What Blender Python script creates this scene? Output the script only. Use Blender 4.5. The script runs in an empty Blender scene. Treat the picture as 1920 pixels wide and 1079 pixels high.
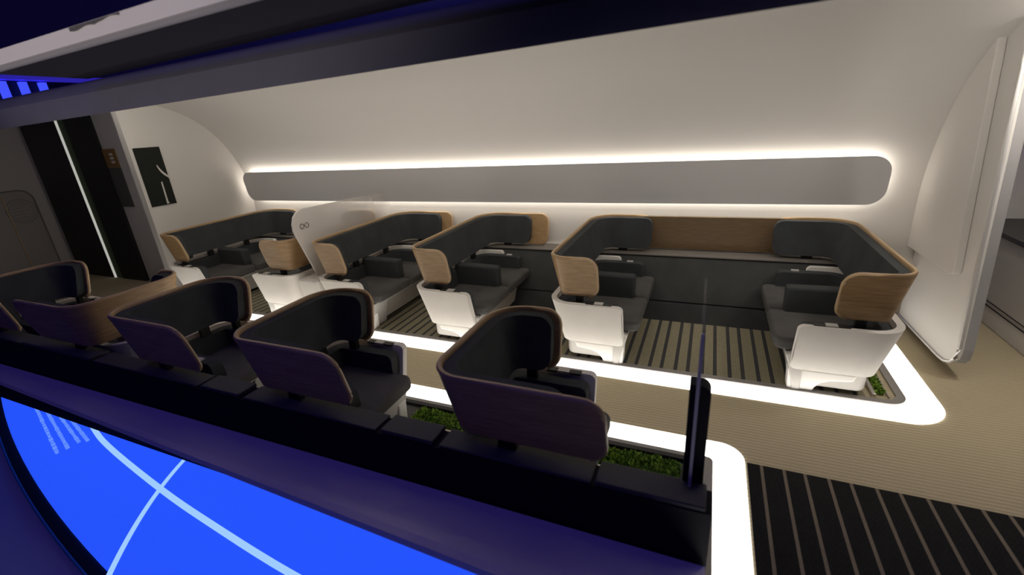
import bpy, math, random
from mathutils import Vector, Matrix
random.seed(7)
S = bpy.context.scene
C = S.collection
PI = math.pi

# ------------------------------------------------------------------ camera
cam = bpy.data.cameras.new('camera')
cam.sensor_width = 36.0
cam.lens = 16.0
cam.clip_start = 0.02
cam.clip_end = 200
co = bpy.data.objects.new('camera', cam)
C.objects.link(co)
R = ((0.92106005, 0.07802183, -0.38152454), (0.38399171, -0.34498648, 0.8564664), (-0.06479773, -0.93535925, -0.347713))
m = Matrix.Identity(4)
for i in range(3):
    m[i][0] = R[i][0]; m[i][1] = -R[i][1]; m[i][2] = -R[i][2]
m[2][3] = 2.3
co.matrix_world = m
cam.dof.use_dof = True
cam.dof.focus_distance = 4.9
cam.dof.aperture_fstop = 1.1
S.camera = co

# ------------------------------------------------------------------ world, room light, exposure
w = bpy.data.worlds.new('exhibition_hall')
S.world = w
w.use_nodes = True
bg = w.node_tree.nodes['Background']
bg.inputs[0].default_value = (0.16, 0.13, 0.85, 1)
bg.inputs[1].default_value = 0.022
S.view_settings.view_transform = 'Standard'
S.view_settings.look = 'None'
S.view_settings.gamma = 1
S.view_settings.exposure = 0.0

def area_light(name, loc, target, size, power, col):
    l = bpy.data.lights.new(name, 'AREA')
    l.shape = 'RECTANGLE'; l.size = size[0]; l.size_y = size[1]
    l.energy = power; l.color = col
    o = bpy.data.objects.new(name, l); C.objects.link(o)
    o.location = loc
    o.rotation_euler = (Vector(target) - Vector(loc)).to_track_quat('-Z', 'Y').to_euler()
    return o
# unseen area lamp added for the hall's purple light on lip and table
area_light('added_hall_wash', (-3.5, -.9, 7.5), (-3.5, .9, 0.0), (9, 2), 60, (0.15, 0.11, 1.0))
sp = bpy.data.lights.new('added_hall_spot', 'SPOT'); sp.energy = 460; sp.color = (1.0, .90, .82); sp.spot_size = math.radians(60); sp.spot_blend = .6; sp.shadow_soft_size = .25  # unseen spot added to light the roof edge and canopy trim
so = bpy.data.objects.new('added_hall_spot', sp); C.objects.link(so); so.location = (-3.2, -3.2, 1.2)
so.rotation_euler = (Vector((-3.4, 1.6, 3.95)) - so.location).to_track_quat('-Z', 'Y').to_euler()

# ------------------------------------------------------------------ materials
def mat(name, col=(.5, .5, .5), rough=.6, metal=0.0, spec=.5, emis=None, estr=0):
    M = bpy.data.materials.new(name); M.use_nodes = True
    b = M.node_tree.nodes['Principled BSDF']
    b.inputs['Base Color'].default_value = (*col, 1)
    b.inputs['Roughness'].default_value = rough
    b.inputs['Metallic'].default_value = metal
    b.inputs['Specular IOR Level'].default_value = spec
    if emis:
        b.inputs['Emission Color'].default_value = (*emis, 1)
        b.inputs['Emission Strength'].default_value = estr
    return M
def N(M, t, **kw):
    n = M.node_tree.nodes.new(t)
    for k, v in kw.items(): setattr(n, k, v)
    return n
def L(M, a, b): M.node_tree.links.new(a, b)
def B(M): return M.node_tree.nodes['Principled BSDF']
def coords(M, scale=(1, 1, 1), kind='Object'):
    tc = N(M, 'ShaderNodeTexCoord'); mp = N(M, 'ShaderNodeMapping')
    mp.inputs['Scale'].default_value = scale
    L(M, tc.outputs[kind], mp.inputs[0]); return mp.outputs[0]
def ramp(M, fac, stops):
    r = N(M, 'ShaderNodeValToRGB'); e = r.color_ramp.elements
    while len(e) < len(stops): e.new(0.5)
    for q, (p, c) in zip(e, stops): q.position = p; q.color = (*c, 1)
    L(M, fac, r.inputs[0]); return r.outputs[0]
def bump(M, h, strength=.2, dist=.01):
    b = N(M, 'ShaderNodeBump'); b.inputs['Strength'].default_value = strength; b.inputs['Distance'].default_value = dist
    L(M, h, b.inputs['Height']); L(M, b.outputs[0], B(M).inputs['Normal'])
def noise(M, vec, sc, det=3, rough=.5):
    n = N(M, 'ShaderNodeTexNoise'); n.inputs['Scale'].default_value = sc; n.inputs['Detail'].default_value = det
    n.inputs['Roughness'].default_value = rough; L(M, vec, n.inputs['Vector']); return n.outputs['Fac']

def wood_mat(name, a, b, c):
    M = mat(name, rough=.42)
    n = noise(M, coords(M, (1.2, 1.2, 22)), 5, 5, .6)
    n2 = noise(M, coords(M, (3, 3, 90)), 6, 2)
    mx = N(M, 'ShaderNodeMath', operation='MULTIPLY_ADD'); L(M, n2, mx.inputs[0]); mx.inputs[1].default_value = .25; L(M, n, mx.inputs[2])
    L(M, ramp(M, mx.outputs[0], [(.38, a), (.62, b), (.85, c)]), B(M).inputs['Base Color'])
    bump(M, n2, .08, .003)
    return M
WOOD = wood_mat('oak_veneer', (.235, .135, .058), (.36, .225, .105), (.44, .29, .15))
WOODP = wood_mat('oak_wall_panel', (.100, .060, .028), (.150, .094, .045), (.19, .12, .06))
EDGE = mat('oak_edge', (.45, .31, .17), .45)
def fabric(name, col, amp=.25, sc=260, rough=.95, strength=.25):
    M = mat(name, col, rough, spec=.2)
    v = coords(M)
    n = noise(M, v, sc, 2)
    n2 = noise(M, v, 5, 3)
    r = ramp(M, n2, [(.3, tuple(x * (1 - amp * .5) for x in col)), (.7, tuple(min(1, x * (1 + amp * .5)) for x in col))])
    L(M, r, B(M).inputs['Base Color'])
    bump(M, n, strength, .004)
    return M
PAD = fabric('charcoal_upholstery', (.046, .050, .052))
CUSH = fabric('grey_seat_fabric', (.080, .077, .075))
TUB = fabric('white_bouclé_fabric'.replace('é', 'e'), (.70, .67, .63), .06, 55, .9, .45)
WAIN = fabric('graphite_wall_fabric', (.050, .051, .051))
PLASTIC = mat('white_moulded_plastic', (.78, .76, .72), .38)
PLASTG = mat('pale_grey_plastic', (.50, .48, .45), .45)
BLACKP = mat('black_plastic', (.012, .012, .013), .5)
CHROME = mat('brushed_metal', (.72, .70, .68), .22, 1.0)
STEEL = mat('grey_kerb', (.30, .285, .27), .5, .3)
def shell_mat():
    M = mat('white_cabin_lining', (.62, .595, .56), .75, spec=.25)
    n = noise(M, coords(M), 40, 3); bump(M, n, .05, .004)
    return M
LINING = shell_mat()
LINING2 = mat('vestibule_lining', (.66, .63, .615), .7)
PANEL = mat('grey_light_panel', (.50, .49, .485), .6)
LED = mat('warm_white_led', (1, 1, 1), .5, emis=(1.0, .93, .84), estr=4.2)
FLED = mat('floor_light_glass', (1, 1, 1), .4, emis=(1.0, .95, .87), estr=4.0)
def ribbed():
    M = mat('beige_ribbed_carpet', (.30, .245, .155), .95, spec=.1)
    v = coords(M)
    wv = N(M, 'ShaderNodeTexWave', wave_type='BANDS', bands_direction='Y'); wv.inputs['Scale'].default_value = 9.5
    wv.inputs['Distortion'].default_value = .15; L(M, v, wv.inputs['Vector'])
    n = noise(M, coords(M, (1, 6, 1)), 60, 3)
    mx = N(M, 'ShaderNodeMath', operation='MULTIPLY_ADD'); L(M, n, mx.inputs[0]); mx.inputs[1].default_value = .8; L(M, wv.outputs['Fac'], mx.inputs[2])
    L(M, ramp(M, mx.outputs[0], [(.25, (.40, .34, .225)), (1.0, (.54, .465, .32))]), B(M).inputs['Base Color'])
    bump(M, mx.outputs[0], .4, .008)
    return M
BEIGE = ribbed()
def striped(name, base, stripe, lo, hi, period, half, offset, gap2=None):
    # stripes run along Y: distance of X to the two stripes of each period
    M = mat(name, base, .95, spec=.1)
    tc = N(M, 'ShaderNodeTexCoord'); sp = N(M, 'ShaderNodeSeparateXYZ'); L(M, tc.outputs['Object'], sp.inputs[0])
    def hit(off):
        a = N(M, 'ShaderNodeMath', operation='SUBTRACT'); L(M, sp.outputs[0], a.inputs[0]); a.inputs[1].default_value = off
        f = N(M, 'ShaderNodeMath', operation='PINGPONG'); L(M, a.outputs[0], f.inputs[0]); f.inputs[1].default_value = period / 2
        l = N(M, 'ShaderNodeMath', operation='LESS_THAN'); L(M, f.outputs[0], l.inputs[0]); l.inputs[1].default_value = half
        return l.outputs[0]
    h = hit(offset)
    if gap2 is not None:
        g = N(M, 'ShaderNodeMath', operation='MAXIMUM'); L(M, h, g.inputs[0]); L(M, hit(offset + gap2), g.inputs[1]); h = g.outputs[0]
    bk = N(M, 'ShaderNodeTexBrick'); bk.inputs['Scale'].default_value = 1
    bk.inputs['Brick Width'].default_value = .03; bk.inputs['Row Height'].default_value = .011; bk.inputs['Mortar Size'].default_value = .0022
    bk.inputs['Color1'].default_value = (*base, 1); bk.inputs['Color2'].default_value = (*hi, 1); bk.inputs['Mortar'].default_value = (*lo, 1)
    mp = N(M, 'ShaderNodeMapping'); mp.inputs['Rotation'].default_value = (0, 0, PI / 2); L(M, tc.outputs['Object'], mp.inputs[0]); L(M, mp.outputs[0], bk.inputs['Vector'])
    bk2 = N(M, 'ShaderNodeMix', data_type='RGBA'); L(M, h, bk2.inputs[0]); L(M, bk.outputs['Color'], bk2.inputs[6]); bk2.inputs[7].default_value = (*stripe, 1)
    n = noise(M, tc.outputs['Object'], 140, 2)
    mm = N(M, 'ShaderNodeMix', data_type='RGBA', blend_type='MULTIPLY'); mm.inputs[0].default_value = .5
    L(M, bk2.outputs[2], mm.inputs[6]); L(M, ramp(M, n, [(.3, (.5, .5, .5)), (.7, (1, 1, 1))]), mm.inputs[7])
    L(M, mm.outputs[2], B(M).inputs['Base Color'])
    bump(M, n, .4, .006)
    return M
RUG = striped('olive_striped_carpet', (.42, .38, .265), (.068, .068, .07), (.21, .185, .12), (.35, .32, .22), .232, .0165, .18, .125)
DARKRUG = striped('black_striped_carpet', (.030, .030, .030), (.24, .20, .15), (.016, .016, .016), (.024, .024, .024), .25, .0095, .47, .132)
BLACK = mat('black_cut_face', (.010, .010, .014), .7, spec=.15)
DGREY = mat('dark_grey_console', (.055, .055, .058), .7)
HULL = mat('hull_paint', (.78, .72, .78), .55)
ROOF = fabric('roof_cut_edge', (.115, .113, .15), .08, 120, .85, .2)
MOSSG = mat('moss_green', (.05, .12, .012), .9)
WHITEP = mat('white_paint', (.74, .71, .67), .5)
GREYP = mat('grey_paint', (.30, .29, .29), .6)
DOORG = mat('door_grey', (.46, .43, .41), .55)
GOLD = mat('warm_metal_strip', (.60, .48, .33), .35, .6)
ORANGE = mat('orange_print', (.26, .14, .045), .7)
SIGNG = mat('dark_grey_print', (.085, .08, .08), .7)
TABLE = mat('table_surface', (.78, .76, .80), .6)
SCREEN = mat('blue_screen', (.01, .02, .1), .3, emis=(.018, .085, .95), estr=1.0)
SCRL = mat('screen_line', (.3, .5, .8), .3, emis=(.36, .62, .95), estr=.95)
SCRT = mat('screen_text', (.2, .3, .8), .3, emis=(.14, .30, .95), estr=.9)
GLOWB = mat('blue_lamp', (.1, .1, 1), .5, emis=(.055, .085, 1.0), estr=1.0)
GLOWP = mat('violet_lamp', (.1, .1, 1), .5, emis=(.03, .02, .42), estr=.7)
DARKBLUE = mat('dark_blue_wall', (.62, .58, .80), .9)
POSTER = mat('poster_black', (.010, .012, .010), .6, spec=.2)
POSTW = mat('poster_white', (.60, .58, .54), .5)
SILVER = mat('glass_edge', (.55, .53, .53), .3)
def frosted():
    M = mat('frosted_glass', (.80, .76, .72), .55)
    b = B(M)
    tc = N(M, 'ShaderNodeTexCoord'); sp = N(M, 'ShaderNodeSeparateXYZ'); L(M, tc.outputs['Object'], sp.inputs[0])
    r = N(M, 'ShaderNodeMapRange'); r.inputs[1].default_value = 3.9; r.inputs[2].default_value = 5.6; r.inputs[3].default_value = .90; r.inputs[4].default_value = .16
    L(M, sp.outputs[1], r.inputs[0]); L(M, r.outputs[0], b.inputs['Alpha'])
    return M
FROST = frosted()
def clear():
    M = mat('clear_acrylic', (.8, .8, .8), .05); B(M).inputs['Alpha'].default_value = .07
    return M
CLEAR = clear()

# ------------------------------------------------------------------ mesh helpers
def link(name, me, parent=None):
    o = bpy.data.objects.new(name, me); C.objects.link(o)
    if parent: o.parent = parent
    return o
def mesh(name, V, F, m, smooth=0):
    me = bpy.data.meshes.new(name); me.from_pydata([tuple(v) for v in V], [], F)
    me.validate(); me.update()
    import bmesh
    bm = bmesh.new(); bm.from_mesh(me); bmesh.ops.remove_doubles(bm, verts=bm.verts, dist=1e-5)
    bmesh.ops.recalc_face_normals(bm, faces=bm.faces); bm.to_mesh(me); bm.free()
    if m: me.materials.append(m)
    if smooth:
        me.shade_smooth(); me.set_sharp_from_angle(angle=math.radians(smooth))
    return me
def obj(name, V, F, m, parent=None, smooth=0, bev=0, seg=3):
    o = link(name, mesh(name, V, F, m, smooth if not bev else 180), parent)
    if bev: bevel(o, bev, seg)
    return o
def bevel(o, wdt, seg=3):
    b = o.modifiers.new('bevel', 'BEVEL'); b.width = wdt; b.segments = seg; b.limit_method = 'ANGLE'; b.angle_limit = math.radians(35)
    b.harden_normals = True
def tag(o, label, cat, group=None, kind=None):
    if label: o['label'] = label
    if cat: o['category'] = cat
    if group: o['group'] = group
    if kind: o['kind'] = kind
    return o
def empty(name, loc=(0, 0, 0)):
    o = bpy.data.objects.new(name, None); C.objects.link(o); o.location = loc; o.empty_display_size = .1
    return o
def boxg(x0, x1, y0, y1, z0, z1):
    V = [(x, y, z) for x in (x0, x1) for y in (y0, y1) for z in (z0, z1)]
    F = [(0, 1, 3, 2), (4, 6, 7, 5), (0, 4, 5, 1), (2, 3, 7, 6), (0, 2, 6, 4), (1, 5, 7, 3)]
    return V, F
def box(name, x0, x1, y0, y1, z0, z1, m, parent=None, bev=0, seg=2):
    return obj(name, *boxg(x0, x1, y0, y1, z0, z1), m, parent, 0, bev, seg)
def prismg(poly, axis, a, b):
    n = len(poly)
    def pt(p, q): return {'x': (q, p[0], p[1]), 'y': (p[0], q, p[1]), 'z': (p[0], p[1], q)}[axis]
    V = [pt(p, a) for p in poly] + [pt(p, b) for p in poly]
    F = [tuple(range(n)), tuple(range(2 * n - 1, n - 1, -1))] + [(i, (i + 1) % n, n + (i + 1) % n, n + i) for i in range(n)]
    return V, F
def prism(name, poly, axis, a, b, m, parent=None, smooth=0, bev=0, seg=2):
    return obj(name, *prismg(poly, axis, a, b), m, parent, smooth, bev, seg)
def rrect(x0, x1, y0, y1, r, n=6, corners=(1, 1, 1, 1)):
    # corners: (x1y1, x0y1, x0y0, x1y0)
    P = []
    for k, (cx, cy, a) in enumerate(((x1 - r, y1 - r, 0), (x0 + r, y1 - r, PI / 2), (x0 + r, y0 + r, PI), (x1 - r, y0 + r, 1.5 * PI))):
        if corners[k]:
            P += [(cx + r * math.cos(a + t * PI / 2 / n), cy + r * math.sin(a + t * PI / 2 / n)) for t in range(n + 1)]
        else:
            P.append((x1 if k in (0, 3) else x0, y1 if k in (0, 1) else y0))
    return P
def tubeg(P, r, n=8, closed=False):
    P = [Vector(p) for p in P]; V = []; F = []
    k = len(P)
    for i, p in enumerate(P):
        a = P[(i - 1) % k] if closed or i else p
        b = P[(i + 1) % k] if closed or i < k - 1 else p
        t = (b - a).normalized()
        u = t.cross(Vector((0, 0, 1)))
        if u.length < .05: u = t.cross(Vector((1, 0, 0)))
        u.normalize(); v = t.cross(u)
        for j in range(n):
            A = 2 * PI * j / n
            V.append(p + u * (r * math.cos(A)) + v * (r * math.sin(A)))
    for i in range(k if closed else k - 1):
        for j in range(n):
            F.append((i * n + j, i * n + (j + 1) % n, ((i + 1) % k) * n + (j + 1) % n, ((i + 1) % k) * n + j))
    if not closed:
        F.append(tuple(range(n))); F.append(tuple(range((k - 1) * n, k * n)))
    return V, F
def tube(name, P, r, m, parent=None, n=8, closed=False):
    return obj(name, *tubeg(P, r, n, closed), m, parent, 60)
def ringg(outer, inner, z0, z1):
    # flat ring between two loops with the same number of points
    n = len(outer)
    V = [(*p, z0) for p in outer] + [(*p, z1) for p in outer] + [(*p, z0) for p in inner] + [(*p, z1) for p in inner]
    F = []
    for i in range(n):
        j = (i + 1) % n
        F += [(i, j, n + j, n + i), (2 * n + i, 3 * n + i, 3 * n + j, 2 * n + j), (n + i, n + j, 3 * n + j, 3 * n + i), (i, 2 * n + i, 2 * n + j, j)]
    return V, F

# ------------------------------------------------------------------ the pod: floor, lining, end walls
XL, XR = -7.52, 1.90          # ends of the passenger cabin
tag(box('floor', -12.2, 5.2, 1.9, 8.0, -.10, 0.0, BEIGE), 'beige ribbed carpet along the aisle and around the lit islands', 'floor', kind='structure')
fl2 = box('floor', .16, 5.2, .9, 1.9, -.10, 0.0, BEIGE); tag(fl2, 'front strip of cabin floor beside the black end of the near row', 'floor', kind='structure')

prof = [(5.55, .64), (5.70, .66), (5.74, .90), (5.77, 1.25), (5.755, 1.5), (5.70, 1.75), (5.59, 2.02), (5.43, 2.28), (5.24, 2.48), (5.02, 2.64), (4.75, 2.765),
        (4.4, 2.86), (4.0, 2.92), (3.5, 2.945), (3.0, 2.92), (2.55, 2.83), (2.25, 2.72), (2.02, 2.58)]
def refine(P, k=4):
    out = []
    n = len(P)
    for i in range(n - 1):
        p0 = P[max(i - 1, 0)]; p1 = P[i]; p2 = P[i + 1]; p3 = P[min(i + 2, n - 1)]
        for j in range(k):
            t = j / k
            out.append(tuple(.5 * ((2 * p1[q]) + (-p0[q] + p2[q]) * t + (2 * p0[q] - 5 * p1[q] + 4 * p2[q] - p3[q]) * t * t + (-p0[q] + 3 * p1[q] - 3 * p2[q] + p3[q]) * t ** 3) for q in (0, 1)))
    return out + [P[-1]]
fine = refine(prof)
def offset(P, d):
    out = []
    for i, p in enumerate(P):
        a = P[max(i - 1, 0)]; b = P[min(i + 1, len(P) - 1)]
        tx, ty = b[0] - a[0], b[1] - a[1]; l = math.hypot(tx, ty)
        out.append((p[0] + ty / l * d, p[1] - tx / l * d))
    return out
cut = [i for i, p in enumerate(fine) if p[1] > 2.2][0]
wall_p = fine[:cut + 1]; ceil_p = fine[cut:]
def shell(name, P, x0, x1, th, m, fn=None):
    Q = offset(P, th)
    V, F = prismg(P + Q[::-1], 'x', x0, x1)
    return obj(name, [fn(v) for v in V] if fn else V, F, m, None, 35)
tag(shell('wall_back', wall_p, XL - .02, XR + .12, .12, LINING), 'curved white cabin side wall behind the far seats', 'wall', kind='structure')
tag(shell('ceiling', ceil_p, -12.2, 4.6, .03, LINING, lambda v: (v[0], v[1], v[2] + .0195 * (v[0] + 1.75) * max(0, min(1, (4.2 - v[1]) / 1.9)))), 'curved white cabin ceiling', 'ceiling', kind='structure')

# end wall on the left, following the arch, with a doorway at the aisle
pl = [(4.06, 0), (5.30, 0), (5.60, .64)] + [p for p in fine if p[0] > 4.06] + [(4.06, 2.93)]
tag(prism('wall_left', pl, 'x', XL - .12, XL, LINING), 'white end wall with an arched top beside the far bench', 'wall', kind='structure')
tag(box('wall_vestibule', -12.2, XL - .12, 4.55, 4.67, 0, 2.86, LINING2), 'shaded white vestibule side wall beyond the end wall', 'wall', kind='structure')
tag(box('wall_bulkhead', -11.55, -11.45, 1.9, 4.55, 0, 2.9, LINING2), 'shaded grey bulkhead at the far left end of the cabin', 'wall', kind='structure')

# wainscot: padded panels between the seats, kick panels and ledge
wz = empty('wainscot', (0, 0, 0)); tag(wz, 'dark graphite padded wainscot running along the wall behind the seats', 'wainscot', kind='structure')
secs = [(-7.50, -4.48), (-4.44, -3.0), (-2.98, -1.45), (-1.43, 1.55)]
for a, b in secs:
    prism('upper_panel', [(5.15, .20), (5.40, .63), (5.46, .66), (5.6, .66), (5.6, .20)], 'x', a, b, WAIN, wz, 0, .012)
    prism('kick_panel', [(5.03, .0), (5.145, .19), (5.5, .19), (5.5, 0)], 'x', a, b, WAIN, wz, 0, .008)
prism('ledge', [(5.42, .662), (5.42, .675), (5.71, .675), (5.71, .662)], 'x', -7.5, XR, mat('ledge_painted_shade', (.16, .145, .13), .6), wz)  # ledge colour darkened to stand for the shadow of the oak panel

# oak panel on the wall between the two facing seats
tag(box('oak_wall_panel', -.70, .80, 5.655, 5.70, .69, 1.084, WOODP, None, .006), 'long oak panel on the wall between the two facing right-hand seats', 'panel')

# backlit wall panel
lp = empty('backlit_wall_panel', (-2.9, 5.6, 1.5)); tag(lp, 'long grey wall panel with rounded ends and a glowing white edge', 'light panel')
def lean(z): return 5.735 - .75 * max(0, z - 1.45) * .18
px0, px1, pz0, pz1 = -7.40, 1.62, 1.25, 1.73
def panel(name, x0, x1, z0, z1, r, ya, yb, m):
    V, F = prismg(rrect(x0, x1, z0, z1, r, 8), 'y', ya, yb)
    V = [(x, y - .10 * max(0, z - 1.35), z) for x, y, z in V]
    o = obj(name, V, F, m, None); o.parent = lp; o.matrix_parent_inverse = Matrix.Translation(lp.location).inverted()
    return o
panel('panel_face', px0, px1, pz0, pz1, .16, 5.60, 5.635, PANEL)
panel('light_band', px0 + .02, px1 - .01, pz0 + .03, pz1 - .012, .15, 5.640, 5.70, LED)

# ------------------------------------------------------------------ floor islands
def island_loop(x0, x1, y0, y1, r, which):
    return rrect(x0, x1, y0, y1, r, 8, which)
def ring_from(x0, x1, y0, y1, wdt, r_out, r_in, z0, z1, corners, sides):
    pass
# far island: light strip along the aisle, round the right-hand corner and back to the wall
def bent_strip(name, pts_out, pts_in, z0, z1, m, parent=None):
    n = len(pts_out)
    V = [(*p, z) for z in (z0, z1) for p in pts_out] + [(*p, z) for z in (z0, z1) for p in pts_in]
    F = []
    for i in range(n - 1):
        F += [(i, i + 1, n + i + 1, n + i), (2 * n + i, 3 * n + i, 3 * n + i + 1, 2 * n + i + 1),
              (n + i, n + i + 1, 3 * n + i + 1, 3 * n + i), (i, 2 * n + i, 2 * n + i + 1, i + 1)]
    F += [(0, n, 3 * n, 2 * n), (n - 1, 3 * n - 1, 4 * n - 1, 2 * n - 1)]
    return obj(name, V, F, m, parent)
def corner_path(x0, xr, y, yend, r, turn, n=10):
    # from (x0,y) along +X to the corner at xr, then along Y (turn=+1 to the wall, -1 to the viewer)
    P = [(x0, y)]
    for k in range(n + 1):
        a = PI / 2 * k / n
        P.append((xr - r + r * math.sin(a), y + turn * (r - r * math.cos(a))))
    P.append((xr, yend)); return P
tag(bent_strip('floor_light_strip', corner_path(-7.3, 1.79, 3.66, 5.7, .30, 1), corner_path(-7.3, 1.575, 3.875, 5.7, .15, 1), .001, .006, FLED),
    'glowing white floor strip along the far seats, curving round at the right', 'floor light')
tag(bent_strip('floor_light_strip', corner_path(-7.3, .37, 3.015, .9, .16, -1), corner_path(-7.3, .17, 2.815, .9, .04, -1), .001, .006, FLED),
    'glowing white floor strip along the near seats, turning toward the viewer', 'floor light')
tag(bent_strip('floor_kerb', corner_path(-7.3, 1.575, 3.875, 5.3, .15, 1), corner_path(-7.3, 1.515, 3.935, 5.3, .10, 1), 0, .016, STEEL),
    'grey metal kerb between striped carpet and far light strip', 'kerb')
tag(box('striped_carpet', -7.5, 1.30, 3.93, 5.06, .0, .006, RUG), 'olive carpet with dark stripes under the far seats', 'carpet')
tag(box('striped_carpet', .385, 4.9, .9, 2.855, .0, .006, DARKRUG), 'black carpet with thin beige stripes at the lower right', 'carpet')
tag(bent_strip('floor_kerb', corner_path(-7.3, .17, 2.815, 1.80, .04, -1), corner_path(-7.3, .115, 2.76, 1.80, .03, -1), 0, .02, STEEL),
    'grey metal kerb beside the near light strip', 'kerb')

def moss(name, x0, x1, y0, y1, z, n, label):
    V = []; F = []
    for k in range(n):
        x = random.uniform(x0, x1); y = random.uniform(y0, y1); h = random.uniform(.012, .05); a = random.uniform(0, 2 * PI); l = random.uniform(.006, .016)
        dx, dy = math.cos(a) * l, math.sin(a) * l; i = len(V)
        tx, ty = random.uniform(-.02, .02), random.uniform(-.02, .02)
        V += [(x - dx, y - dy, z), (x + dx, y + dy, z), (x + tx + dx * .6, y + ty + dy * .6, z + h), (x + tx - dx * .6, y + ty - dy * .6, z + h * .9)]
        F.append((i, i + 1, i + 2, i + 3))
    i = len(V); V += [(x0, y0, z + .003), (x1, y0, z + .003), (x1, y1, z + .003), (x0, y1, z + .003)]; F.append((i, i + 1, i + 2, i + 3))
    me = bpy.data.meshes.new(name); me.from_pydata(V, [], F); me.materials.append(MOSSM); o = link(name, me)
    tag(o, label, 'moss', kind='stuff'); return o
tag(box('island_floor', -9.0, .112, 1.865, 2.718, 0, .004, DGREY), 'dark grey floor under the near row of seats', 'floor', kind='structure')
def moss_mat():
    M = mat('moss', (.06, .12, .015), .9)
    n = noise(M, coords(M), 45, 2)
    L(M, ramp(M, n, [(.35, (.04, .09, .012)), (.5, (.22, .40, .04)), (.68, (.50, .68, .10))]), B(M).inputs['Base Color'])
    return M
MOSSM = moss_mat()
for a, b, lab in ((-3.40, -2.90, 'third and second near seats'), (-2.14, -1.34, 'second and first near seats'), (-.60, -.02, 'front right near seat and the clear screen')):
    moss('moss_bed', a + .02, b - .02, 2.525, 2.69, .0, int(3200 * (b - a)), 'green moss bed on the floor between the ' + lab)
    tag(box('moss_edging', a, b, 2.475, 2.497, 0, .03, CHROME), 'bright metal edging of the moss between the ' + lab, 'edging')
moss('moss_bed', 1.40, 1.43, 4.02, 4.9, .0, 1200, 'narrow dark green moss strip at the right end of the far carpet')
tag(box('moss_edging', -9.0, .11, 2.72, 2.76, 0, .035, BLACKP), 'black edging between the near moss bed and grey kerb', 'edging')
tag(box('moss_edging', 1.345, 1.375, 3.97, 4.95, 0, .03, CHROME, None, .006), 'shiny metal edging beside the moss at the right end of the far island', 'edging')
tag(box('moss_edging', 1.455, 1.465, 3.97, 4.95, 0, .02, CHROME), 'thin metal line between moss and kerb at the right end of the far island', 'edging')

# ------------------------------------------------------------------ seats
def upath(La, Lw, r, W, dense=.13, r2=None):
    """plan path: aisle arm end -> corner -> back -> corner -> wall arm end.  points (x, y, nx, ny), nx,ny outward"""
    P = []
    k = 8
    r2 = r2 or r
    ss = [dense * (1 - math.cos(PI / 2 * i / k)) for i in range(k)]
    xs = [La - s for s in ss] + [La - dense - (La - dense - r) * i / 3 for i in range(3)]
    for x in xs: P.append((x, 0, 0, -1))
    for i in range(11):
        a = PI / 2 * i / 10
        P.append((r - r * math.sin(a), r - r * math.cos(a), -math.sin(a), -math.cos(a)))
    for i in range(1, 5): P.append((0, r + (W - r - r2) * i / 5, -1, 0))
    for i in range(11):
        a = PI / 2 * i / 10
        P.append((r2 - r2 * math.cos(a), W - r2 + r2 * math.sin(a), -math.cos(a), math.sin(a)))
    xs = [La_ for La_ in [r2 + (Lw - dense - r2) * i / 3 for i in range(1, 4)]] + [Lw - s for s in ss[::-1]][1:]
    for x in xs: P.append((x, W, 0, 1))
    return P
def arclen(P):
    s = [0]
    for a, b in zip(P, P[1:]): s.append(s[-1] + math.hypot(b[0] - a[0], b[1] - a[1]))
    return s
def ribbon(P, off0, off1, th, z0, z1, rc=.1, nz=5, top=None):
    """solid following path P. outward offset off0 at z0 .. off1 at z1; thickness th inward; rounded ends"""
    s = arclen(P); T = s[-1]; n = len(P); V = []
    for side in (0, 1):
        for i, p in enumerate(P):
            d = min(s[i], T - s[i]); c = 0
            if d < rc: c = rc - math.sqrt(max(0, rc * rc - (rc - d) ** 2))
            a, b = z0 + c, z1 - c
            for j in range(nz + 1):
                z = a + (b - a) * j / nz
                o = off0 + (off1 - off0) * (z - z0) / (z1 - z0) - side * th
                V.append((p[0] + p[2] * o, p[1] + p[3] * o, z))
    k = nz + 1; h = n * k; F = []
    for i in range(n - 1):
        for j in range(nz):
            a, b, c, d = i * k + j, (i + 1) * k + j, (i + 1) * k + j + 1, i * k + j + 1
            F.append((a, b, c, d)); F.append((h + d, h + c, h + b, h + a))
        F.append((i * k, h + i * k, h + (i + 1) * k, (i + 1) * k))
        F.append((i * k + nz, (i + 1) * k + nz, h + (i + 1) * k + nz, h + i * k + nz))
    for i in (0, n - 1):
        for j in range(nz): F.append((i * k + j, i * k + j + 1, h + i * k + j + 1, h + i * k + j))
    return V, F
def rim_loop(P, off0, off1, th, z0, z1, rc):
    """centre line of the edge of a ribbon: aisle end, top, wall end"""
    s = arclen(P); T = s[-1]; out = []
    def pt(i, z):
        p = P[i]; o = off0 + (off1 - off0) * (z - z0) / (z1 - z0) - th / 2
        return (p[0] + p[2] * o, p[1] + p[3] * o, z)
    def c(i):
        d = min(s[i], T - s[i]); return rc - math.sqrt(max(0, rc * rc - (rc - d) ** 2)) if d < rc else 0
    n = len(P)
    low = [i for i in range(n) if s[i] < rc][::-1]
    out += [pt(i, z0 + c(i)) for i in low]
    out += [pt(i, z1 - c(i)) for i in range(n)]
    low = [i for i in range(n) if T - s[i] < rc][::-1]
    out += [pt(i, z0 + c(i)) for i in low]
    return out

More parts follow.
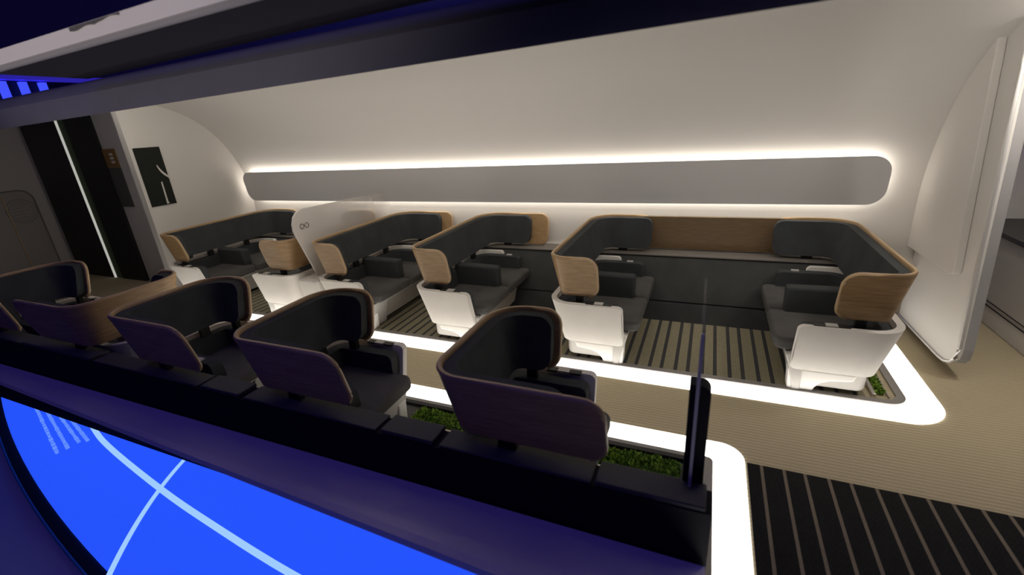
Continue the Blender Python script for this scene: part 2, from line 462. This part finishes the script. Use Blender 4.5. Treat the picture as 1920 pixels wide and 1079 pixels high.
CACHE = {}
def seat(label, xb, ya, sx, sy, W, Wt, n_seats, Lw_wood, group, name='lounge_seat', clips=True):
    t = empty(name, (xb, ya, .006)); tag(t, label, 'seat', group)
    key0 = (sx, sy, W, Wt, n_seats, Lw_wood)
    def part(nm, key, gen, m, parent=None, smooth=35, bev=0, seg=3):
        kk = key0 + (nm, key)
        if kk not in CACHE:
            V, F = gen(); V = [(v[0] * sx, v[1] * sy, v[2]) for v in V]
            CACHE[kk] = mesh(nm, V, F, m, 180 if bev else smooth)
        o = link(nm, CACHE[kk], parent or t)
        if bev: bevel(o, bev, seg)
        return o
    r, r2 = (.18, .30) if sy > 0 else (.26, .20)
    Pw = upath(.46, Lw_wood, r, W, .13, r2)
    rcw = .10
    sh = part('shell', 0, lambda: ribbon(Pw, -.085, 0, .03, .692, 1.078, rcw, 4), WOOD, None, 40)
    part('edge_trim', 0, lambda: tubeg(rim_loop(Pw, -.085, 0, .03, .692, 1.078, rcw), .0165, 6), EDGE, sh, 60)
    Pp = upath(.43, .74, r, W, .13, r2)
    part('backrest', 0, lambda: ribbon(Pp, -.12, -.032, .075, .712, 1.066, .09, 4), PAD, None, 50, .022)
    # brackets between shell and tub
    for k, (bx, by, lx, ly) in enumerate(((.28, .125, .035, .02), (.12, W * .33, .02, .04), (.12, W * .66, .02, .04), (.40, W - .135, .05, .02))):
        part('bracket', k, lambda: boxg(bx - lx, bx + lx, by - ly, by + ly, .60, .73), BLACKP)
    # tub
    Pt = upath(.70, .42, .21, Wt)
    part('side_shell', 0, lambda: ribbon(Pt, -.095, .018, .055, .205, .642, .045, 4), TUB, None, 50, .02)
    Pl = upath(.665, .70, .18, Wt, .13, .27 if sy > 0 else .18)
    part('lower_backrest', 0, lambda: ribbon(Pl, -.075, -.065, .10, .36, .612, .05, 3), PAD, None, 50, .025)
    # base with arched foot at the aisle side
    arch = [(.695, .0), (.705, .20), (.22, .20), (.24, .135), (.32, .125), (.40, .115), (.46, .085), (.495, .04), (.505, .0)]
    part('base', 0, lambda: prismg([(x, z) for x, z in arch], 'y', .110, .22), PLASTIC, None, 0, .018, 3)
    part('plinth', 0, lambda: prismg(rrect(.14, .66, .13, Wt - .08, .08, 5), 'z', .045, .26), PLASTG, None, 40, .02, 2)
    part('front_frame', 0, lambda: prismg([(.60, .0), (.66, .0), (.70, .20), (.74, .33), (.68, .35), (.60, .3)], 'y', .10, .40), PLASTG, None, 0, .012, 2)
    part('front_frame', 1, lambda: prismg([(.45, .20), (.58, .20), (.74, .30), (.76, .35), (.45, .35)], 'y', .40, Wt - .04), PLASTG, None, 0, .012, 2)
    # cushions
    seam = Wt * .5
    spans = [(.13, seam - .004), (seam + .004, Wt - .10)] if n_seats == 2 else [(.13, Wt - .06)]
    for k, (a, b) in enumerate(spans):
        part('seat_cushion', k, lambda: prismg(rrect(.16, .83, a, b, .07, 5, (k == len(spans) - 1, 0, 0, k == 0)), 'z', .345, .455), CUSH, None, 40, .035, 4)
    if n_seats == 2:
        part('armrest', 0, lambda: prismg([(.14, .42), (.70, .42), (.705, .69), (.14, .70)], 'y', seam - .075, seam + .055), PAD, None, 0, .025, 3)
    if clips:
        bk = part('buckle_strap', 0, lambda: boxg(.36, .60, .015, .06, .636, .648), BLACKP)
        part('buckle', 0, lambda: boxg(.44, .52, .010, .066, .638, .654), PLASTG, bk)
        part('buckle', 1, lambda: boxg(.50, .57, Wt - .12, Wt - .08, .612, .622), PLASTG)
    return t

YA, WF, WT = 3.795, 1.895, 1.575
FG = 'double seats along the far wall'
seat('double lounge seat with oak shell nearest the right-hand partition, facing left', 1.43, YA, -1, 1, WF, WT, 2, .72, FG)
seat('double lounge seat facing right toward the rightmost seat across the striped carpet', -1.33, YA, 1, 1, WF, WT, 2, .72, FG)
seat('third double lounge seat from the right in the far row, facing right', -2.89, YA, 1, 1, WF, WT, 2, .96, FG)
seat('double lounge seat just right of the frosted glass screen', -4.29, YA, 1, 1, WF, WT, 2, .90, FG)
seat('double lounge seat just left of the frosted glass screen, facing left', -4.63, YA, -1, 1, WF, WT, 2, .72, FG)
seat('double lounge seat against the left end wall under the dark poster', -7.13, YA, 1, 1, WF, WT, 2, .72, FG)
YN, WN, WNT = 2.665, .975, .76
NG = 'single seats along the near side'
seat('shadowed single seat at the front right, largest of the near row', -1.30, YN, 1, -1, WN, WNT, 1, .94, NG)
seat('shadowed single seat second from the right in the near row', -2.86, YN, 1, -1, WN, WNT, 1, .94, NG)
seat('shadowed single seat third from the right in the near row', -4.26, YN, 1, -1, WN, WNT, 1, .94, NG)
seat('shadowed single seat facing left, back to back with the third near seat', -4.66, YN, -1, -1, WN, WNT, 1, .94, NG)
seat('shadowed single seat at the far left edge of the near row', -6.88, YN, 1, -1, WN, WNT, 1, .94, NG)

# white console between the back-to-back seats and the frosted screen on it
cn = prism('seat_console', [(3.93, .02), (3.845, .60), (5.36, .60), (5.10, .02)], 'x', -4.62, -4.30, TUB, None, 0, .02)
tag(cn, 'white upholstered console between the back-to-back far seats', 'console')
gs = empty('frosted_screen', (-4.46, 3.85, .6)); tag(gs, 'frosted glass privacy screen between two far seats', 'screen')
gp = [(4.02, .60)] + [(3.80 + .0, 1.26)]
gp = [(4.03, .602), (3.82, 1.22), (3.825, 1.30), (3.86, 1.38), (3.92, 1.43), (4.0, 1.455), (5.60, 1.40), (5.655, 1.38), (5.645, .70), (5.44, .685), (5.40, .602)]
o = prism('pane', gp, 'x', -4.472, -4.448, FROST, None); o.parent = gs; o.matrix_parent_inverse = Matrix.Translation(gs.location).inverted()
lg = []
def stroke(P, r=.0045):
    V, F = tubeg(P, r, 5); k = len(LV); LV.extend(V); LF.extend([tuple(i + k for i in f) for f in F])
LV, LF = [], []
cy, cz = 3.985, 1.255
for q in (-1, 1):
    pts = [(-4.445, cy + q * (.040 + .026 * math.cos(a)), cz + .030 * math.sin(a)) for a in [math.radians(d) for d in range(-115, 116, 23)]]
    stroke(pts)
    stroke([(-4.445, cy - .024, cz - q * .026), (-4.445, cy + .024, cz + q * .026)])
o = obj('emblem', LV, LF, mat('emblem_bronze', (.16, .13, .10), .4), None); o.parent = gs; o.matrix_parent_inverse = Matrix.Translation(gs.location).inverted()

# near clear screen, seen edge-on, on a black slab
ns = empty('clear_screen', (.0, 1.9, .0)); tag(ns, 'clear acrylic screen on a black slab at the end of the near row', 'screen')
def under(o, p): o.parent = p; o.matrix_parent_inverse = Matrix.Translation(p.location).inverted(); return o
NX = .024
under(prism('slab', rrect(-.010, .080, .636, 1.165, .045, 6, (1, 0, 0, 0)), 'y', 1.845, 1.93, BLACK, None, 0, .006), ns)
under(prism('pane', rrect(1.82, 2.50, .636, 1.44, .03, 6, (1, 1, 0, 0)), 'x', NX - .006, NX + .006, CLEAR, None), ns)
under(box('pane_edge', NX - .007, NX + .007, 1.812, 1.820, .64, 1.43, SILVER), ns)

# ------------------------------------------------------------------ near side: black cut wall, console tops, hull lip
wf = prism('wall_front', [(1.71, -.2), (1.71, .60), (1.86, .60), (1.86, -.2)], 'x', -12, .125, BLACK); tag(wf, 'black cut face of the near side wall', 'wall', kind='structure')
for k, (a, b) in enumerate(((-7.0, -5.9), (-5.85, -4.72), (-4.68, -3.35), (-3.30, -2.9), (-2.85, -1.72), (-1.68, -1.32), (-1.28, -.42), (-.40, .10))):
    o = box('console_top', a, b, 1.715, 1.87, .60, .618 + .012 * (k % 2), DGREY, wf, .008)
def skew(V): return [(x, y - .034 * (x + 1.33) if y < 1.6 else y, z) for x, y, z in V]
V, F = prismg([(1.36, .29), (1.36, .24), (1.42, .19), (1.70, .14), (1.70, .30), (1.40, .30)], 'x', -9, .12)
tag(obj('hull_lip', skew(V), F, HULL, None), 'purple-lit lip of the hull below the black cut face', 'hull')

# round display table with a blue screen under the hull
def circy(x): return 27.86 - math.sqrt(27.01 ** 2 - (x + .54) ** 2)
tb = box('display_table', -18, 12, -6, 9, -1.12, -1.0, TABLE); tag(tb, 'purple-lit display table below the blue screen', 'table')
sc = empty('table_screen', (-.5, 3, -.95)); tag(sc, 'curved blue display screen with white lines below the cabin', 'screen')
xs = [-11 + i * .35 for i in range(60)]
def edge(off): return [(x, circy(x) + off) for x in xs]
def slab(nm, poly, z0, z1, m): return under(prism(nm, poly, 'z', z0, z1, m), sc)
slab('bezel', edge(-.10) + [(xs[-1], 8), (xs[0], 8)], -1.0, -.93, BLACKP)
slab('display', edge(0) + [(xs[-1], 8), (xs[0], 8)], -.93, -.905, SCREEN)
under(tube('glass_rim', [(x, circy(x) - .105, -.925) for x in xs], .012, mat('teal_glass_edge', (.10, .30, .42), .2)), sc)
def flat(nm, P, wd, m, z=-.90):
    V = []; F = []
    for i, p in enumerate(P):
        a = P[max(i - 1, 0)]; b = P[min(i + 1, len(P) - 1)]; tx, ty = b[0] - a[0], b[1] - a[1]; l = math.hypot(tx, ty)
        nx, ny = -ty / l * wd, tx / l * wd
        V += [(p[0] + nx, p[1] + ny, z), (p[0] - nx, p[1] - ny, z), (p[0] + nx, p[1] + ny, z - .006), (p[0] - nx, p[1] - ny, z - .006)]
    for i in range(len(P) - 1):
        k = i * 4; F += [(k, k + 1, k + 5, k + 4), (k + 2, k + 6, k + 7, k + 3), (k, k + 4, k + 6, k + 2), (k + 1, k + 3, k + 7, k + 5)]
    return under(obj(nm, V, F, m), sc)
flat('arc_line', refine([(-8.2, 2.66), (-6.78, 2.23), (-6.06, 2.05), (-4.75, 1.83), (-3.81, 1.71), (-2.72, 1.60), (-1.5, 1.54), (-.2, 1.52)], 5), .026, SCRL, -.8995)
def quad(y):
    P = ((2.20, -4.965), (1.55, -4.575), (1.08, -4.165)); t = 0
    for i in range(3):
        l = P[i][1]
        for j in range(3):
            if j != i: l *= (y - P[j][0]) / (P[i][0] - P[j][0])
        t += l
    return t
flat('cross_line', [(quad(y), y) for y in [2.6 - .05 * i for i in range(32)]], .021, SCRL)
for (a, b) in (((-8.40, 2.31), (-6.53, 1.78)), ((-8.18, 2.32), (-6.51, 1.87)), ((-7.79, 2.29), (-6.52, 1.98)), ((-7.44, 2.27), (-6.44, 2.03))):
    t = 0.0
    V = []; F = []
    while t < 1:
        l = random.uniform(.02, .05); u = min(1, t + l)
        p = [a[q] + (b[q] - a[q]) * t for q in (0, 1)]; q2 = [a[q] + (b[q] - a[q]) * u for q in (0, 1)]
        h = random.uniform(.014, .020); k = len(V)
        V += [(p[0], p[1] - h, -.902), (q2[0], q2[1] - h, -.902), (q2[0], q2[1] + h, -.902), (p[0], p[1] + h, -.902)]; F.append((k, k + 1, k + 2, k + 3))
        t = u + random.uniform(.004, .010)
    under(obj('blurred_text_line', V, F, SCRT), sc)

# ------------------------------------------------------------------ roof edge and canopy
def tilt(V, y0=2.0): return [(x, y, z + .0195 * (x + 1.75)) for x, y, z in V]
V, F = prismg([(2.00, 2.555), (1.985, 2.60), (1.99, 2.69), (2.03, 2.75), (2.10, 2.785), (2.5, 2.868), (3.0, 2.965), (3.0, 2.955), (2.5, 2.855), (2.24, 2.755), (2.05, 2.62)], 'x', -12.2, 4.6)
tag(obj('trim_1', tilt(V), F, ROOF, None, 30), 'purple-grey cut edge of the cabin roof across the top', 'roof edge', kind='structure')
cp = empty('display_canopy', (-1.0, 1.6, 2.85)); tag(cp, 'dark canopy with a chipped white front edge above the cabin', 'canopy')
def tilt2(V): return [(x, y, z + .027 * (x + 2.47)) for x, y, z in V]
V, F = prismg([(1.50, 2.768), (1.975, 2.762), (1.96, 2.80), (1.56, 2.84), (1.50, 2.84)], 'x', -3.83, 4.6)
under(obj('underside', tilt2(V), F, mat('canopy_underside', (.026, .025, .032), .9, spec=.1)), cp)
V, F = boxg(-9.0, 4.6, 1.470, 1.499, 2.783, 2.852)
under(obj('front_trim', tilt2(V), F, WHITEP), cp)
V, F = boxg(-9.0, 4.6, 1.475, 1.499, 2.762, 2.782)
under(obj('lower_trim', tilt2(V), F, GREYP), cp)
ch = []
V = []; F = []
cx = [-2.86 + .034 * i for i in range(13)]
for i, x in enumerate(cx):
    zt = 2.850; zb = 2.842 - .005 * math.sin(i * 1.1) - (.008 if i < 7 else 0)
    V += [(x, 1.4675, zt), (x, 1.4675, zb)]
    if i: k = 2 * i; F.append((k - 2, k - 1, k + 1, k))
V += [(x, 1.4690, z) for x, y, z in V]; n = len(cx) * 2; F += [tuple(i + n for i in f) for f in F[:len(cx) - 1]]
under(obj('chip', tilt2(V), F, mat('chipped_core', (.10, .095, .09), .9)), cp)

# lit exhibit far behind on the left
hb = empty('blue_light_rack', (-16, 7, 0)); tag(hb, 'rack of glowing blue bars in the dark hall at far left', 'light rack')
under(box('rack_back', -16.4, -16.2, 5.0, 9.5, 0, 4.0, BLACKP), hb)
under(box('rack_rail', -16.2, -15.9, 5.0, 8.6, 3.99, 4.10, GLOWP), hb)
for k in range(5):
    y = 6.44 + .39 * (k - 2)
    under(box('light_bar', -16.15, -16.0, y - .065, y + .065, 2.6, 3.95, GLOWB), hb)
tag(box('hall_wall', -70, 40, 14, 14.2, -1, 40, DARKBLUE), 'dark blue exhibition hall wall behind everything', 'wall', kind='structure')

# ------------------------------------------------------------------ left end: poster, sign, black column, door
po = empty('poster', (XL, 4.28, 1.4)); tag(po, 'tall dark poster with a pale crescent on the left end wall', 'poster')
under(box('print', XL, XL + .012, 4.105, 4.46, 1.42, 2.25, POSTER), po)
V = []; F = []
for i in range(9):
    a = math.radians(185 + 75 * i / 8); wv = .004 + .026 * math.sin(PI * min(1, i / 8 * .8 + .1))
    for r_ in (.26 - wv, .26): V.append((XL + .014, 4.60 + r_ * math.cos(a), 2.02 + r_ * 1.0 * math.sin(a)))
    if i: k = 2 * i; F.append((k - 2, k - 1, k + 1, k))
V = [v for v in V]; V = [(x, min(y, 4.46), z) for x, y, z in V]
under(obj('crescent', V, F, POSTW), po)
under(prism('pale_column', [(4.33, 1.75), (4.35, 1.76), (4.345, 1.46), (4.36, 1.44), (4.32, 1.43)], 'x', XL + .012, XL + .015, POSTW), po)
sg = empty('info_sign', (-8.95, 4.55, 1.3)); tag(sg, 'narrow orange and grey sign beside the black column', 'sign')
under(box('orange_field', -9.12, -8.79, 4.535, 4.55, 1.97, 2.26, ORANGE), sg)
under(box('grey_field', -9.12, -8.79, 4.535, 4.55, 1.33, 1.968, SIGNG), sg)
for k in range(3): under(box('mark', -8.96, -8.87, 4.530, 4.536, 2.04 + .06 * k, 2.075 + .06 * k, WHITEP), sg)
bc = empty('black_column', (-10.1, 4.5, 0)); tag(bc, 'wide black column with a thin vertical light on the vestibule wall', 'column')
under(box('left_panel', -11.25, -10.11, 4.50, 4.55, 0, 2.86, BLACKP), bc)
under(box('light_line', -10.11, -10.06, 4.505, 4.55, 0, 2.86, mat('column_light', (1, 1, 1), .5, emis=(.95, .95, .85), estr=.42)), bc)
under(box('moss_strip', -10.06, -9.84, 4.52, 4.55, 0, 2.86, mat('dark_moss', (.12, .17, .09), .9)), bc)
under(box('right_panel', -9.84, -9.12, 4.50, 4.55, 0, 2.86, BLACKP), bc)
d = empty('door_1', (-11.44, 3.5, 0)); tag(d, 'grey cabin door with a round embossed emblem and rounded top', 'door', kind='structure')
DX = -11.45
def loop(y0, y1, z0, z1, r): return [(DX + .012, y, z) for y, z in rrect(y0, y1, z0, z1, r, 6)]
under(prism('door_leaf', rrect(2.6, 4.36, .02, 1.66, .18, 6, (1, 1, 0, 0)), 'x', DX, DX + .012, DOORG), d)
under(tube('door_seal', loop(2.6, 4.36, .0, 1.66, .18), .014, GREYP, None, 6, True), d)
def ring(nm, r, rad): return under(tube(nm, [(DX + .014, 4.13 + r * math.cos(a), 1.30 + r * math.sin(a)) for a in [2 * PI * i / 28 for i in range(28)]], rad, GREYP, None, 5, True), d)
ring('emblem_ring', .21, .006); ring('emblem_ring', .165, .004)
for k in range(-2, 3):
    h = math.sqrt(.15 ** 2 - (k * .055) ** 2) * .8
    under(box('emblem_stroke', DX + .012, DX + .017, 4.13 - h, 4.13 + h * (.4 if k % 2 else 1), 1.30 + k * .055 - .004, 1.30 + k * .055 + .004, GREYP), d)
under(box('gold_line', DX + .012, DX + .03, 3.93, 3.955, .02, 1.60, GOLD), d)

# ------------------------------------------------------------------ right end: hanging partition, cabinet, vestibule
pt = empty('partition', (2.05, 5.1, 0)); tag(pt, 'tall white partition with rounded lower corner and metal edge at right', 'partition')
pp = [(5.70, .055), (4.70, .085), (4.58, .10), (4.49, .14), (4.435, .20), (4.425, .29), (4.624, 1.81), (4.711, 2.392), (4.80, 2.76), (5.05, 2.64), (5.26, 2.48), (5.45, 2.27), (5.61, 2.02), (5.70, 1.75)]
under(prism('board', pp, 'x', 1.99, 2.02, LINING), pt)
under(prism('backing', pp, 'x', 2.021, 2.085, GREYP), pt)
under(tube('metal_edge', [(1.988, y, z) for y, z in pp[:9]], .015, mat('satin_edge', (.70, .68, .66), .35, .5), None, 8), pt)
ip = [(5.74, .80), (4.77, .825), (4.725, .84), (4.712, .875), (5.03, 2.66)] + [p for p in fine if p[0] > 5.05 and p[1] > .9][::-1]
under(prism('inner_cabinet', ip, 'x', 1.93, 1.99, LINING, None, 0, .010), pt)
cb = empty('side_cabinet', (3.0, 5.8, 0)); tag(cb, 'low white cabinet with grooved front at the far right', 'cabinet')
under(box('body', 2.72, 4.18, 4.0, 6.58, 0, .88, WHITEP, None, .01), cb)
under(box('groove', 2.712, 2.722, 4.0, 6.58, .19, .198, BLACKP), cb)
under(box('groove', 2.712, 2.722, 4.0, 6.58, .235, .241, BLACKP), cb)
under(box('counter', 2.70, 4.18, 3.99, 6.58, .885, .93, mat('dark_counter', (.06, .058, .058), .5)), cb)
tag(box('wall_right', 4.2, 4.3, 3.4, 7.0, 0, 2.9, LINING2), 'grey vestibule wall at the far right', 'wall', kind='structure')
tag(box('wall_recess', 2.0, 4.3, 6.6, 6.7, 0, 2.9, LINING2), 'shaded recess wall behind the right-hand partition', 'wall', kind='structure')

# unseen fill lamp added under the ceiling to brighten carpet and far seats
cl = empty('added_aisle_lamp', (-2, 3.45, 2.88)); tag(cl, 'slim added fill lamp under the cabin ceiling above the aisle', 'lamp')
def drop(V): return [(x, y, z + .0195 * (x + 1.75) * .39) for x, y, z in V]
V, F = prismg([(3.38, 2.93), (3.38, 2.865), (3.455, 2.86), (3.495, 2.93)], 'x', -7.4, 4.0)
under(obj('housing', drop(V), F, PLASTIC), cl)
V, F = prismg([(3.462, 2.862), (3.502, 2.930), (3.496, 2.932), (3.457, 2.864)], 'x', -7.3, 3.9)
under(obj('diffuser', drop(V), F, mat('aisle_fill_glow', (1, 1, 1), .5, emis=(1, .93, .84), estr=17)), cl)

# unseen round lamp added in the right-hand vestibule to brighten the cabinet
dl = empty('added_vestibule_lamp', (2.4, 4.3, 2.6)); tag(dl, 'small round fill lamp added under the right-hand vestibule ceiling', 'lamp')
circ = [(2.4 + .11 * math.cos(2 * PI * i / 20), 4.3 + .11 * math.sin(2 * PI * i / 20)) for i in range(20)]
ci2 = [(2.4 + .085 * math.cos(2 * PI * i / 20), 4.3 + .085 * math.sin(2 * PI * i / 20)) for i in range(20)]
under(obj('ring', *ringg(circ, ci2, 2.58, 2.62), PLASTIC), dl)
under(prism('lens', ci2, 'z', 2.59, 2.615, mat('vestibule_fill_glow', (1, 1, 1), .5, emis=(1, .93, .84), estr=170)), dl)
